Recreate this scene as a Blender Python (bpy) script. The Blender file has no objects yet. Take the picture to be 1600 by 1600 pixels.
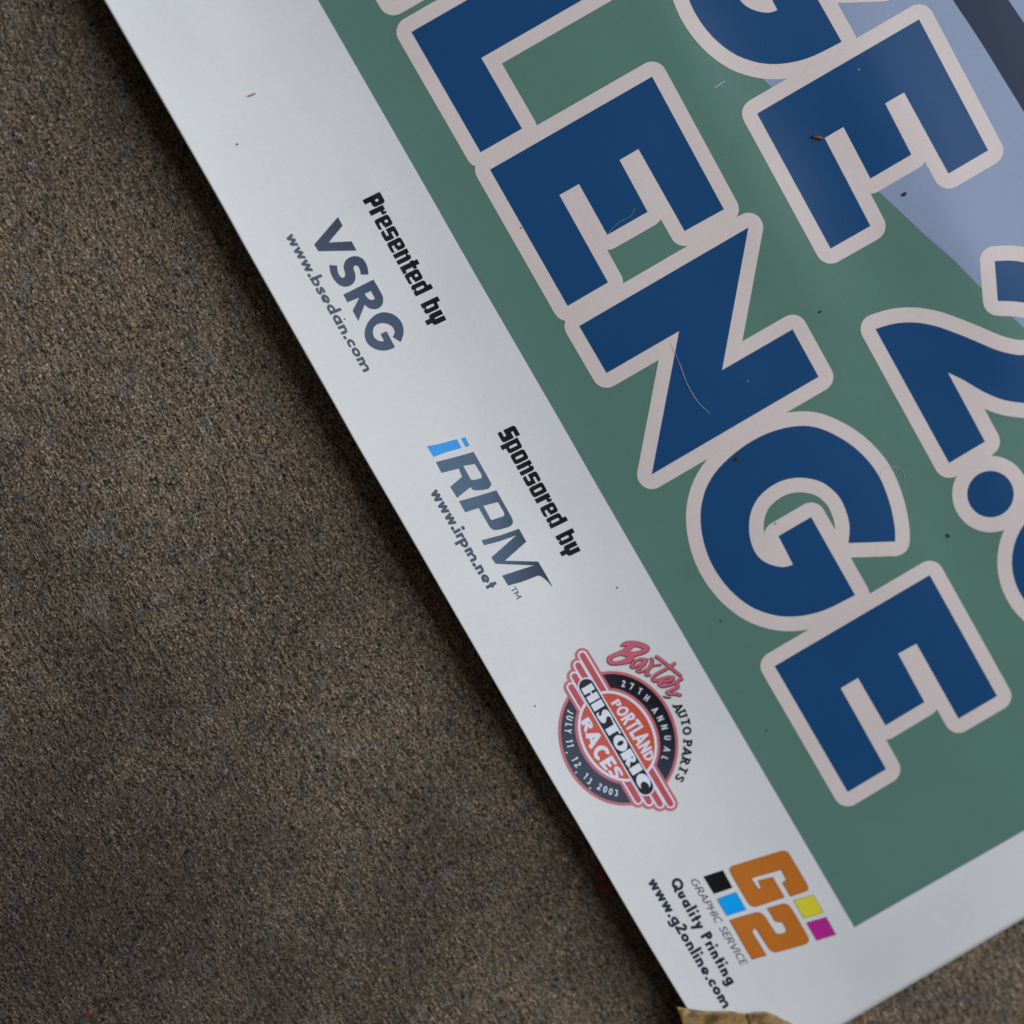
import bpy, math, random
import numpy as np
from mathutils import Matrix, Vector
from mathutils.geometry import delaunay_2d_cdt

# ------------------------------------------------------------------ camera
F, D = 3333.0, 0.80                       # focal length in photo pixels (1600 wide), metres to the sheet
A_, B_ = math.radians(7.3), math.radians(-6.1)
ca, sa, cb, sb = math.cos(A_), math.sin(A_), math.cos(B_), math.sin(B_)
M = np.array([[1, 0, 0], [0, ca, -sa], [0, sa, ca]]) @ np.array([[cb, 0, sb], [0, 1, 0], [-sb, 0, cb]]) @ np.diag([1., -1., -1.])
CAM = -M.T @ np.array([0, 0, D])
sc = bpy.context.scene
cd = bpy.data.cameras.new('camera')
cam = bpy.data.objects.new('camera', cd)
sc.collection.objects.link(cam)
r_, u_, b_ = M.T @ [1, 0, 0], M.T @ [0, -1, 0], M.T @ [0, 0, -1]
cam.matrix_world = Matrix([[r_[i], u_[i], b_[i], CAM[i]] for i in range(3)] + [[0, 0, 0, 1]])
cd.sensor_width = 36.0
cd.lens = 36.0 * F / 1600
cd.clip_start, cd.clip_end = 0.01, 50
cd.dof.use_dof = True
cd.dof.aperture_fstop = 3.8
sc.camera = cam

# ------------------------------------------------------------------ light: a covered place, open to the sky on one side
w = bpy.data.worlds.new('World')
sc.world = w
w.use_nodes = True
w.node_tree.nodes['Background'].inputs[0].default_value = (0.50, 0.46, 0.42, 1)
w.node_tree.nodes['Background'].inputs[1].default_value = 0.16


def area_light(name, direction, dist, elev, sx, sy, power, col):
    ld = bpy.data.lights.new(name, 'AREA')
    ld.shape, ld.size, ld.size_y, ld.energy, ld.color = 'RECTANGLE', sx, sy, power, col
    o = bpy.data.objects.new(name, ld)
    sc.collection.objects.link(o)
    e = math.radians(elev)
    d = Vector((direction[0], direction[1], 0)).normalized() * math.cos(e)
    p = Vector((d.x, d.y, math.sin(e))) * dist
    o.location = p
    o.rotation_euler = (-p).to_track_quat('-Z', 'Y').to_euler()
    return o


area_light('opening_light', (0.84, 0.54), 1.9, 38, 1.8, 2.1, 51, (0.88, 0.94, 1.0))

vs = sc.view_settings
vs.view_transform, vs.look, vs.exposure, vs.gamma, vs.use_curve_mapping = 'Standard', 'None', 0.0, 1.0, False

# ------------------------------------------------------------------ pixel -> sheet mapping
UD = np.array([0.497, -0.868])             # world direction along the lines of print
VD = np.array([0.868, 0.497])              # world direction "up" of the print


def ray(px, py):
    d = np.stack([(np.asarray(px, float) - 800) / F, (np.asarray(py, float) - 800) / F, np.ones(np.shape(px))], -1)
    return d @ M


def on_plane(px, py, z):
    d = ray(px, py)
    t = (z - CAM[2]) / d[..., 2]
    return CAM + d * t[..., None]


Z0 = 0.0022
EDGE0 = on_plane(np.array([640.]), np.array([835.]), 0.010)[0][:2]
BUMPS = []                                 # (x, y, amp, s_along_u, s_along_v)
for px, py, a, su, sv in [(560, 640, .0009, .040, .030), (300, 40, .0007, .020, .014), (330, 250, -.0006, .05, .02),
                          (1400, 195, .0011, .060, .022), (1190, 320, .0010, .045, .018), (1515, 445, .0010, .04, .020),
                          (760, 930, .0010, .034, .022), (1010, 1270, .0006, .04, .03), (1160, 1480, .0007, .04, .03),
                          (1360, 1470, .0007, .035, .03), (1050, 700, .0006, .06, .03), (1400, 900, .0006, .05, .03),
                          (580, 300, .00025, .007, .006), (1060, 60, .0006, .03, .012), (1310, 1050, -.0005, .05, .03),
                          (1560, 760, .0007, .04, .02)]:
    q = on_plane(np.array([float(px)]), np.array([float(py)]), Z0)[0]
    BUMPS.append((q[0], q[1], a, su, sv))


def height(x, y):
    """height of the paper above the concrete: flat inside, its free edge curling up"""
    dx, dy = x - EDGE0[0], y - EDGE0[1]
    s = dx * VD[0] + dy * VD[1]
    t = dx * UD[0] + dy * UD[1]
    amp = 0.0140 - 0.014 * t
    amp = np.clip(amp, 0.005, 0.016)
    k = np.clip(1 - s / 0.084, 0, 1.4)
    z = Z0 + amp * k ** 2.3
    z = z + 0.00045 * np.sin(t * 34 + 1.0 + 6 * s) * np.exp(-(np.clip(s, 0, 9) / 0.06) ** 2)
    z = z + 0.00030 * np.sin(s * 52 + 0.7 + t * 8) + 0.00020 * np.sin(t * 41 - s * 23)
    for bx, by, a, su, sv in BUMPS:
        ex, ey = x - bx, y - by
        p, q = (ex * UD[0] + ey * UD[1]) / su, (ex * VD[0] + ey * VD[1]) / sv
        z = z + a * np.exp(-(p * p + q * q))
    return z


def surf(P, off=0.0):
    P = np.asarray(P, float)
    d = ray(P[:, 0], P[:, 1])
    z = np.full(len(P), Z0)
    for _ in range(14):
        t = (z - CAM[2]) / d[:, 2]
        X = CAM + d * t[:, None]
        z = height(X[:, 0], X[:, 1])
    e = 1e-4
    gx = (height(X[:, 0] + e, X[:, 1]) - height(X[:, 0] - e, X[:, 1])) / (2 * e)
    gy = (height(X[:, 0], X[:, 1] + e) - height(X[:, 0], X[:, 1] - e)) / (2 * e)
    n = np.stack([-gx, -gy, np.ones(len(P))], -1)
    n /= np.linalg.norm(n, axis=1)[:, None]
    return X + n * off, n


q = surf([(660, 640)])[0][0]
cd.dof.focus_distance = float(-(np.array(q) - CAM) @ b_) + 0.003

# ------------------------------------------------------------------ materials
def nodes_of(name):
    m = bpy.data.materials.new(name)
    m.use_nodes = True
    return m, m.node_tree, m.node_tree.nodes['Principled BSDF']


def N(nt, typ, **kw):
    n = nt.nodes.new(typ)
    for k, v in kw.items():
        if k.startswith('i_'):
            n.inputs[k[2:].replace('_', ' ')].default_value = v
        else:
            setattr(n, k, v)
    return n


def ramp(nt, src, stops):
    r = nt.nodes.new('ShaderNodeValToRGB')
    while len(r.color_ramp.elements) < len(stops):
        r.color_ramp.elements.new(0.5)
    for e, (p, c) in zip(r.color_ramp.elements, stops):
        e.position = p
        e.color = c if len(c) == 4 else (*c, 1)
    nt.links.new(src, r.inputs[0])
    return r.outputs[0]


def mix(nt, typ, fac, a, b):
    m = nt.nodes.new('ShaderNodeMix')
    m.data_type, m.blend_type = 'RGBA', typ
    for s, v in ((m.inputs[0], fac), (m.inputs[6], a), (m.inputs[7], b)):
        if isinstance(v, bpy.types.NodeSocket):
            nt.links.new(v, s)
        else:
            s.default_value = v if not isinstance(v, tuple) or len(v) == 4 else (*v, 1)
    return m.outputs[2]


def print_material():
    """semi-gloss laminated print: colour comes from the ink attribute of each printed shape"""
    m, nt, bs = nodes_of('printed_paper')
    at = N(nt, 'ShaderNodeAttribute', attribute_name='ink')
    geo = N(nt, 'ShaderNodeNewGeometry')
    n1 = N(nt, 'ShaderNodeTexNoise', i_Scale=900., i_Detail=3.)
    nt.links.new(geo.outputs['Position'], n1.inputs['Vector'])
    n2 = N(nt, 'ShaderNodeTexNoise', i_Scale=26., i_Detail=4.)
    nt.links.new(geo.outputs['Position'], n2.inputs['Vector'])
    c = mix(nt, 'MULTIPLY', 1.0, at.outputs['Color'], ramp(nt, n1.outputs['Fac'], [(.3, (.95, .95, .95)), (.7, (1, 1, 1))]))
    c = mix(nt, 'MULTIPLY', 1.0, c, ramp(nt, n2.outputs['Fac'], [(.3, (.955, .95, .94)), (.6, (1, 1, 1))]))
    nt.links.new(c, bs.inputs['Base Color'])
    ro = N(nt, 'ShaderNodeMapRange')
    nt.links.new(n2.outputs['Fac'], ro.inputs[0])
    ro.inputs[3].default_value, ro.inputs[4].default_value = 0.19, 0.27
    nt.links.new(ro.outputs[0], bs.inputs['Roughness'])
    bs.inputs['IOR'].default_value = 1.5
    bs.inputs['Specular IOR Level'].default_value = 0.15
    bp = N(nt, 'ShaderNodeBump', i_Strength=0.05, i_Distance=0.0004)
    nt.links.new(n1.outputs['Fac'], bp.inputs['Height'])
    nt.links.new(bp.outputs[0], bs.inputs['Normal'])
    return m


def concrete_material():
    m, nt, bs = nodes_of('broomed_concrete')
    geo = N(nt, 'ShaderNodeNewGeometry')
    ang = math.atan2(UD[1], UD[0])
    mp = N(nt, 'ShaderNodeMapping', vector_type='TEXTURE')
    mp.inputs['Rotation'].default_value = (0, 0, ang)
    mp.inputs['Scale'].default_value = (2.4, 1.0, 1.0)
    nt.links.new(geo.outputs['Position'], mp.inputs[0])
    st, iso = mp.outputs[0], geo.outputs['Position']
    mp2 = N(nt, 'ShaderNodeMapping', vector_type='TEXTURE')
    mp2.inputs['Rotation'].default_value = (0, 0, ang)
    mp2.inputs['Scale'].default_value = (1.2, 1.0, 1.0)
    nt.links.new(geo.outputs['Position'], mp2.inputs[0])
    st2 = mp2.outputs[0]

    def noise(vec, scale, detail=4., rough=.6):
        n = N(nt, 'ShaderNodeTexNoise', i_Scale=scale, i_Detail=detail, i_Roughness=rough)
        nt.links.new(vec, n.inputs['Vector'])
        return n.outputs['Fac']
    fine, mid, big, blot = noise(st2, 1150., 1.5, .6), noise(st, 520., 2., .6), noise(iso, 60., 4.), noise(iso, 9., 3.)
    hue = noise(iso, 105., 5., .7)
    base = ramp(nt, hue, [(.32, (.122, .106, .090)), (.44, (.156, .121, .090)), (.56, (.182, .132, .084)), (.68, (.152, .118, .094))])
    base = mix(nt, 'MULTIPLY', 1., base, ramp(nt, fine, [(.31, (.07, .06, .055)), (.44, (.78, .78, .78)), (.57, (1.18, 1.18, 1.18)), (.71, (2.4, 2.4, 2.45))]))
    base = mix(nt, 'MULTIPLY', 1., base, ramp(nt, mid, [(.32, (.52, .51, .50)), (.46, (.96, .96, .96)), (.66, (1.3, 1.3, 1.32))]))
    base = mix(nt, 'MULTIPLY', 1., base, ramp(nt, big, [(.32, (.90, .91, .94)), (.62, (1.05, 1.04, 1.02))]))
    base = mix(nt, 'MULTIPLY', 1., base, ramp(nt, blot, [(.36, (.62, .62, .64)), (.56, (1.05, 1.05, 1.05))]))
    gr = N(nt, 'ShaderNodeTexVoronoi', i_Scale=1000.)
    nt.links.new(st2, gr.inputs['Vector'])
    gs = N(nt, 'ShaderNodeSeparateColor')
    nt.links.new(gr.outputs['Color'], gs.inputs[0])
    base = mix(nt, 'MULTIPLY', 1., base, ramp(nt, gs.outputs[0], [(0., (.34, .32, .30)), (.20, (.88, .87, .86)), (.78, (1.03, 1.03, 1.03)), (1., (1.55, 1.58, 1.62))]))
    # small dark pores
    vo = N(nt, 'ShaderNodeTexVoronoi', i_Scale=420.)
    nt.links.new(iso, vo.inputs['Vector'])
    dist = vo.outputs['Distance']
    pore = ramp(nt, dist, [(.10, (0, 0, 0)), (.22, (1, 1, 1))])
    sel = N(nt, 'ShaderNodeSeparateColor')
    nt.links.new(vo.outputs['Color'], sel.inputs[0])
    keep = N(nt, 'ShaderNodeMath', operation='GREATER_THAN')
    nt.links.new(sel.outputs[0], keep.inputs[0])
    keep.inputs[1].default_value = 0.70
    pm = N(nt, 'ShaderNodeMath', operation='MAXIMUM')
    nt.links.new(pore, pm.inputs[0])
    nt.links.new(keep.outputs[0], pm.inputs[1])
    base = mix(nt, 'MULTIPLY', 1., base, ramp(nt, pm.outputs[0], [(0., (.10, .10, .105)), (1., (1, 1, 1))]))
    # fewer, larger pits
    v2 = N(nt, 'ShaderNodeTexVoronoi', i_Scale=170.)
    nt.links.new(iso, v2.inputs['Vector'])
    pit = ramp(nt, v2.outputs['Distance'], [(.10, (0, 0, 0)), (.17, (1, 1, 1))])
    s2 = N(nt, 'ShaderNodeSeparateColor')
    nt.links.new(v2.outputs['Color'], s2.inputs[0])
    k2 = N(nt, 'ShaderNodeMath', operation='GREATER_THAN')
    nt.links.new(s2.outputs[1], k2.inputs[0])
    k2.inputs[1].default_value = 0.55
    p2 = N(nt, 'ShaderNodeMath', operation='MAXIMUM')
    nt.links.new(pit, p2.inputs[0])
    nt.links.new(k2.outputs[0], p2.inputs[1])
    base = mix(nt, 'MULTIPLY', 1., base, ramp(nt, p2.outputs[0], [(0., (.20, .20, .21)), (1., (1, 1, 1))]))
    # pale cement showing through in small patches
    pal = noise(iso, 75., 3.)
    base = mix(nt, 'MIX', ramp(nt, pal, [(.58, (0, 0, 0)), (.76, (.40, .40, .40))]), base, mix(nt, 'MULTIPLY', 1., (.34, .33, .32), ramp(nt, fine, [(.30, (.2, .2, .2)), (.62, (1, 1, 1))])))
    # an old oil stain
    q = on_plane(np.array([165.]), np.array([1450.]), 0.)[0]
    vs_ = N(nt, 'ShaderNodeVectorMath', operation='DISTANCE')
    wob = N(nt, 'ShaderNodeTexNoise', i_Scale=22., i_Detail=4.)
    nt.links.new(iso, wob.inputs['Vector'])
    ad = N(nt, 'ShaderNodeMix', data_type='VECTOR')
    ad.inputs[0].default_value = 0.055
    nt.links.new(iso, ad.inputs[4])
    nt.links.new(wob.outputs['Color'], ad.inputs[5])
    nt.links.new(ad.outputs[1], vs_.inputs[0])
    vs_.inputs[1].default_value = (q[0] * .945 + .0275, q[1] * .945 + .0275, .0275)
    base = mix(nt, 'MULTIPLY', 1., base, ramp(nt, vs_.outputs['Value'], [(.015, (.46, .46, .49)), (.06, (.72, .72, .75)), (.12, (1, 1, 1))]))
    nt.links.new(base, bs.inputs['Base Color'])
    bs.inputs['Roughness'].default_value = 0.88
    bs.inputs['Specular IOR Level'].default_value = 0.3
    hh = N(nt, 'ShaderNodeMath', operation='MULTIPLY_ADD')
    nt.links.new(mid, hh.inputs[0])
    hh.inputs[1].default_value = 1.6
    nt.links.new(fine, hh.inputs[2])
    h2 = N(nt, 'ShaderNodeMath', operation='MULTIPLY_ADD')
    nt.links.new(pm.outputs[0], h2.inputs[0])
    h2.inputs[1].default_value = .5
    nt.links.new(hh.outputs[0], h2.inputs[2])
    bp = N(nt, 'ShaderNodeBump', i_Strength=0.7, i_Distance=0.0009)
    nt.links.new(h2.outputs[0], bp.inputs['Height'])
    nt.links.new(bp.outputs[0], bs.inputs['Normal'])
    return m


def plain_material(name, c1, c2, scale=300., rough=.7, bump=.3, trans=0.):
    m, nt, bs = nodes_of(name)
    geo = N(nt, 'ShaderNodeNewGeometry')
    n = N(nt, 'ShaderNodeTexNoise', i_Scale=scale, i_Detail=5.)
    nt.links.new(geo.outputs['Position'], n.inputs['Vector'])
    nt.links.new(ramp(nt, n.outputs['Fac'], [(.35, c1), (.62, c2)]), bs.inputs['Base Color'])
    bs.inputs['Roughness'].default_value = rough
    bp = N(nt, 'ShaderNodeBump', i_Strength=bump, i_Distance=0.0005)
    nt.links.new(n.outputs['Fac'], bp.inputs['Height'])
    nt.links.new(bp.outputs[0], bs.inputs['Normal'])
    return m


PRINT = print_material()
CONCRETE = concrete_material()
STONE = plain_material('aggregate', (.030, .034, .040), (.075, .078, .080), 700., .8)
STONE_PALE = plain_material('pale_aggregate', (.09, .09, .09), (.18, .18, .18), 700., .8)
LEAF = plain_material('dry_tan_leaf', (.085, .045, .012), (.34, .205, .062), 190., .6)
LEAF_VEIN = plain_material('leaf_vein', (.09, .05, .015), (.15, .09, .03), 300., .7)
LEAF_RED = plain_material('dry_red_leaf', (.12, .026, .018), (.24, .055, .040), 240., .7)
SEED = plain_material('seed_husk', (.06, .022, .010), (.16, .06, .025), 900., .6)
STRAW = plain_material('straw', (.26, .13, .05), (.42, .24, .11), 900., .6)
DIRT = plain_material('dirt', (.012, .010, .009), (.035, .03, .026), 1500., .9)
HAIR = plain_material('fibre', (.40, .38, .36), (.62, .60, .58), 400., .4, 0.)

# ------------------------------------------------------------------ mesh helpers
def link(name, me, mat, parent=None):
    o = bpy.data.objects.new(name, me)
    sc.collection.objects.link(o)
    if mat is not None:
        me.materials.append(mat)
    if parent is not None:
        o.parent = parent
    return o


def thing(o, label, cat, group=None):
    o['label'], o['category'] = label, cat
    if group:
        o['group'] = group
    return o


def mesh(name, V, Fc, mat, parent=None, normals=None, smooth=True, ink=None):
    me = bpy.data.meshes.new(name)
    me.from_pydata([tuple(map(float, v)) for v in V], [], [tuple(map(int, f)) for f in Fc])
    if smooth:
        me.polygons.foreach_set('use_smooth', [True] * len(me.polygons))
    if ink is not None:
        at = me.color_attributes.new('ink', 'FLOAT_COLOR', 'POINT')
        ink = np.asarray(ink, float)
        if ink.ndim == 1:
            ink = np.tile(ink, (len(V), 1))
        at.data.foreach_set('color', np.c_[ink, np.ones(len(ink))].ravel())
    me.update()
    if normals is not None:
        me.normals_split_custom_set_from_vertices([tuple(map(float, n)) for n in normals])
    return link(name, me, mat, parent)


def inside(poly, P):
    x, y = P[:, 0], P[:, 1]
    r = np.zeros(len(P), bool)
    n = len(poly)
    x0, y0 = poly[:, 0], poly[:, 1]
    bb = (x >= x0.min()) & (x <= x0.max()) & (y >= y0.min()) & (y <= y0.max())
    if not bb.any():
        return r
    idx = np.nonzero(bb)[0]
    xs, ys = x[idx], y[idx]
    c = np.zeros(len(idx), bool)
    for i in range(n):
        xa, ya = poly[i]
        xb, yb = poly[(i + 1) % n]
        if ya == yb:
            continue
        hit = ((ya > ys) != (yb > ys)) & (xs < (xb - xa) * (ys - ya) / (yb - ya) + xa)
        c ^= hit
    r[idx] = c
    return r


def cdt(pts, edges):
    v, e, f, *_ = delaunay_2d_cdt([Vector(p) for p in pts], edges, [], 0, 1e-4)
    return np.array([(a.x, a.y) for a in v]), [tuple(t) for t in f]


def keep_tris(v, f, pos, neg, amin=1e-7):
    f = np.array([t for t in f if len(t) == 3], int).reshape(-1, 3)
    c = v[f].mean(1)
    k = np.zeros(len(f), bool)
    for p in pos:
        k |= inside(p, c)
    for p in neg:
        k &= ~inside(p, c)
    a = v[f]
    ar = np.abs((a[:, 1, 0] - a[:, 0, 0]) * (a[:, 2, 1] - a[:, 0, 1]) - (a[:, 2, 0] - a[:, 0, 0]) * (a[:, 1, 1] - a[:, 0, 1]))
    return f[k & (ar > amin)]


def region(pos, neg=(), grid=0, sub=6.0):
    """triangulate (union of pos polygons) minus (neg polygons); grid > 0 adds inner points"""
    pos = [np.asarray(p, float) for p in pos]
    neg = [np.asarray(p, float) for p in neg]
    pts, ed = [], []
    for p in pos + neg:
        b = len(pts)
        pts += [tuple(a) for a in p]
        ed += [(b + i, b + (i + 1) % len(p)) for i in range(len(p))]
    v, f = cdt(pts, ed)
    f = keep_tris(v, f, pos, neg)
    if grid:
        cnt = {}
        for t in f:
            for i in range(3):
                k = tuple(sorted((int(t[i]), int(t[(i + 1) % 3]))))
                cnt[k] = cnt.get(k, 0) + 1
        pts, ed = [], []
        for (a, b), n in cnt.items():
            if n != 1:
                continue
            A, Bv = v[a], v[b]
            m = max(1, int(math.ceil(np.hypot(*(Bv - A)) / sub)))
            base = len(pts)
            pts += [tuple(A + (Bv - A) * i / m) for i in range(m + 1)]
            ed += [(base + i, base + i + 1) for i in range(m)]
        lo, hi = v.min(0), v.max(0)
        gx, gy = np.meshgrid(np.arange(lo[0] + grid * .37, hi[0], grid), np.arange(lo[1] + grid * .41, hi[1], grid))
        G = np.c_[gx.ravel(), gy.ravel()]
        k = np.zeros(len(G), bool)
        for p in pos:
            k |= inside(p, G)
        for p in neg:
            k &= ~inside(p, G)
        pts += [tuple(a) for a in G[k]]
        v, f = cdt(pts, ed)
        f = keep_tris(v, f, pos, neg, 0.02)
    used = np.unique(f)
    re = -np.ones(len(v), int)
    re[used] = np.arange(len(used))
    return v[used], re[f]


LAYER = 0.00003


def printed(name, regs, ink, layer, parent):
    """one printed shape lying on the paper; regs = list of (verts, tris) in photo pixels"""
    V, Fc, b = [], [], 0
    for v, f in regs:
        V.append(v)
        Fc.append(f + b)
        b += len(v)
    V, Fc = np.concatenate(V), np.concatenate(Fc)
    X, n = surf(V, LAYER * layer)
    a, bq, c = X[Fc[:, 0]], X[Fc[:, 1]], X[Fc[:, 2]]
    fl = np.cross(bq - a, c - a)[:, 2] < 0
    Fc[fl] = Fc[fl][:, ::-1]
    if callable(ink):
        ink = ink(V)
    return mesh(name, X, Fc, PRINT, parent, n, ink=ink)


def circle(cx, cy, r, n=28, ry=None):
    t = np.linspace(0, 2 * np.pi, n, endpoint=False)
    return np.c_[cx + r * np.cos(t), cy + (ry or r) * np.sin(t)]


def seg_quad(a, b, r):
    a, b = np.asarray(a, float), np.asarray(b, float)
    d = b - a
    L = np.hypot(*d)
    if L < 1e-9:
        return None
    n = np.array([-d[1], d[0]]) / L * r
    return np.array([a + n, b + n, b - n, a - n])


def fat(poly, r, nd=24):
    """pieces whose union is the polygon grown by r with round corners"""
    poly = np.asarray(poly, float)
    out = [poly]
    for i in range(len(poly)):
        q = seg_quad(poly[i], poly[(i + 1) % len(poly)], r)
        if q is not None:
            out.append(q)
        out.append(circle(*poly[i], r, nd))
    return out


def stroke(pts, r, cap=False, nd=10):
    pts = [np.asarray(p, float) for p in pts]
    out = []
    for i in range(len(pts) - 1):
        q = seg_quad(pts[i], pts[i + 1], r)
        if q is not None:
            out.append(q)
    rng = range(len(pts)) if cap else range(1, len(pts) - 1)
    for i in rng:
        out.append(circle(pts[i][0], pts[i][1], r * .999, nd))
    return out


def capsule(a, b, r):
    return [seg_quad(a, b, r), circle(*a, r, 32), circle(*b, r, 32)]


def spline(pts, n=6, closed=False):
    P = np.asarray(pts, float)
    m = len(P)
    out = []
    rng = range(m) if closed else range(m - 1)
    for i in rng:
        if closed:
            p0, p1, p2, p3 = P[i - 1], P[i], P[(i + 1) % m], P[(i + 2) % m]
        else:
            p0, p1, p2, p3 = P[max(i - 1, 0)], P[i], P[i + 1], P[min(i + 2, m - 1)]
        for k in range(n):
            t = k / n
            out.append(.5 * ((2 * p1) + (-p0 + p2) * t + (2 * p0 - 5 * p1 + 4 * p2 - p3) * t * t + (-p0 + 3 * p1 - 3 * p2 + p3) * t ** 3))
    if not closed:
        out.append(P[-1])
    return np.array(out)


def Zm(ox, oy, s, pts):
    return np.asarray(pts, float) * s + (ox, oy)


# ------------------------------------------------------------------ the setting: a concrete floor
gv, gf = [], []
for x, y in ((-3, -3), (3, -3), (3, 3), (-3, 3)):
    gv.append((x, y, 0))
floor = mesh('concrete_floor', gv, [(0, 1, 2, 3)], CONCRETE, smooth=False)
floor['kind'] = 'structure'
floor['label'] = 'rough brown grey concrete floor with dark pores and a stain'

rnd = random.Random(4)


def pebble(name, px, py, r, mat, parent, flat=.35, z=0.0, asp=1.0, rot=0., seed=0):
    rr = random.Random(seed)
    p = on_plane(np.array([float(px)]), np.array([float(py)]), z)[0]
    V, Fc = [], []
    n, rings = 9, 3
    k = [rr.uniform(.75, 1.2) for _ in range(n)]
    for j in range(rings):
        f = (1.0, .8, .42)[j]
        zz = (-.3, .6, .95)[j]
        for i in range(n):
            t = 2 * math.pi * i / n
            x, y = math.cos(t) * k[i] * f * r * asp, math.sin(t) * k[i] * f * r
            V.append((p[0] + x * math.cos(rot) - y * math.sin(rot), p[1] + x * math.sin(rot) + y * math.cos(rot), z + zz * r * flat))
    V.append((p[0], p[1], z + r * flat))
    for j in range(rings - 1):
        for i in range(n):
            Fc.append((j * n + i, j * n + (i + 1) % n, (j + 1) * n + (i + 1) % n, (j + 1) * n + i))
    for i in range(n):
        Fc.append(((rings - 1) * n + i, (rings - 1) * n + (i + 1) % n, len(V) - 1))
    return mesh(name, V, Fc, mat, parent)


stones = [(172, 298, 7, 0), (36, 691, 8, 0), (126, 803, 4, 0), (171, 826, 4, 0), (274, 685, 5, 0), (268, 872, 4, 0), (30, 775, 9, 0),
          (365, 640, 4, 0), (90, 145, 5, 0), (36, 58, 5, 0), (302, 1322, 4, 0), (286, 1380, 4, 0), (520, 1240, 5, 0), (450, 930, 4, 0),
          (600, 1130, 5, 0), (700, 1400, 5, 0), (610, 1500, 6, 0), (330, 1080, 5, 0), (210, 560, 4, 0), (110, 480, 5, 0), (420, 1460, 6, 0),
          (840, 1530, 5, 0), (250, 1010, 4, 0), (1500, 1560, 6, 0), (20, 340, 6, 1), (175, 1300, 5, 1), (352, 1205, 6, 1), (140, 1215, 5, 1),
          (560, 800, 4, 1), (75, 1462, 4, 1), (660, 1290, 5, 1), (180, 640, 4, 1), (480, 700, 4, 1), (310, 880, 4, 1)]
for i, (x, y, r, k) in enumerate(stones):
    pebble('aggregate_stone', x, y, r * .00024 * .8, (STONE, STONE_PALE)[k], floor, .10, 0.0, rnd.uniform(1, 1.5), rnd.uniform(0, 3), i)

# ------------------------------------------------------------------ the poster
poster = bpy.data.objects.new('poster', None)
sc.collection.objects.link(poster)
thing(poster, 'large glossy printed poster lying on concrete with curled white margin and blue lettering', 'poster')
bpy.context.view_layer.update()

edge = spline([(-10, -305), (77, -150), (163.5, 0), (335.6, 300), (391.3, 400), (516.5, 621), (561.6, 701), (640, 836), (711, 959), (850, 1199), (904, 1290), (1000, 1454), (1072, 1573), (1149, 1700)], 8)
cum = np.r_[0, np.cumsum(np.hypot(*np.diff(edge, axis=0).T))]
na, nb = 300, 240
ta = np.linspace(0, cum[-1], na)
left = np.c_[np.interp(ta, cum, edge[:, 0]), np.interp(ta, cum, edge[:, 1])]
span = np.array([.862, -.507]) * 1250
tb = np.linspace(0, 1, nb) ** 1.15
GP = (left[:, None, :] + tb[None, :, None] * span).reshape(-1, 2)
X, n = surf(GP, 0)
T = 0.00028
V = np.concatenate([X, X - n * T])
Fc = []
k = na * nb
for i in range(na - 1):
    for j in range(nb - 1):
        a, b, c, d = i * nb + j, i * nb + j + 1, (i + 1) * nb + j + 1, (i + 1) * nb + j
        Fc.append((a, d, c, b))
        Fc.append((k + a, k + b, k + c, k + d))
rim = [i * nb for i in range(na)] + [(na - 1) * nb + j for j in range(1, nb)] + [i * nb + nb - 1 for i in range(na - 2, -1, -1)] + [j for j in range(nb - 2, 0, -1)]
for i in range(len(rim)):
    a, b = rim[i], rim[(i + 1) % len(rim)]
    Fc.append((b, a, k + a, k + b))
WHITE = (.655, .648, .655)
sheet = mesh('paper_sheet', V, Fc, PRINT, poster, None, ink=WHITE)

# printed inks
GREEN, BLUE, CREAM, SKY, NAVY = (.103, .205, .172), (.011, .064, .180), (.66, .567, .55), (.262, .315, .455), (.010, .020, .055)
BLACK, SLATE, STEEL = (.003, .003, .005), (.040, .055, .100), (.105, .165, .25)


def quad_grid(c00, c10, c11, c01, na, nb):
    c00, c10, c11, c01 = map(np.array, (c00, c10, c11, c01))
    a, b = np.meshgrid(np.linspace(0, 1, na), np.linspace(0, 1, nb), indexing='ij')
    a, b = a[..., None], b[..., None]
    P = (c00 * (1 - a) * (1 - b) + c10 * a * (1 - b) + c11 * a * b + c01 * (1 - a) * b).reshape(-1, 2)
    f = []
    for i in range(na - 1):
        for j in range(nb - 1):
            q = i * nb + j
            f += [(q, q + nb, q + nb + 1), (q, q + nb + 1, q + 1)]
    return P, np.array(f)


# green field: its left edge bows with the curl of the paper
ge = spline([(324, -300), (410, -150), (497, 0), (658, 280), (740, 424), (865, 640), (940, 771), (1061, 980), (1110, 1064), (1335, 1449)], 8)
cum = np.r_[0, np.cumsum(np.hypot(*np.diff(ge, axis=0).T))]
ta = np.linspace(0, cum[-1], 230)
gl = np.c_[np.interp(ta, cum, ge[:, 0]), np.interp(ta, cum, ge[:, 1])]
nb = 130
GP = (gl[:, None, :] + np.linspace(0, 1, nb)[None, :, None] * np.array([.8687, -.4953]) * 900).reshape(-1, 2)
f = []
for i in range(len(gl) - 1):
    for j in range(nb - 1):
        q = i * nb + j
        f += [(q, q + nb, q + nb + 1), (q, q + nb + 1, q + 1)]
printed('green_field', [(GP, np.array(f))], GREEN, 1, poster)
sky_poly = [(1010, -60), (1100, 32), (1195, 126), (1290, 218), (1376, 302), (1444, 366), (1490, 406), (1530, 447), (1600, 512), (1700, 600), (1760, 300), (1700, -60)]
printed('pale_blue_field', [region([sky_poly], grid=9)], SKY, 2, poster)
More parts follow.
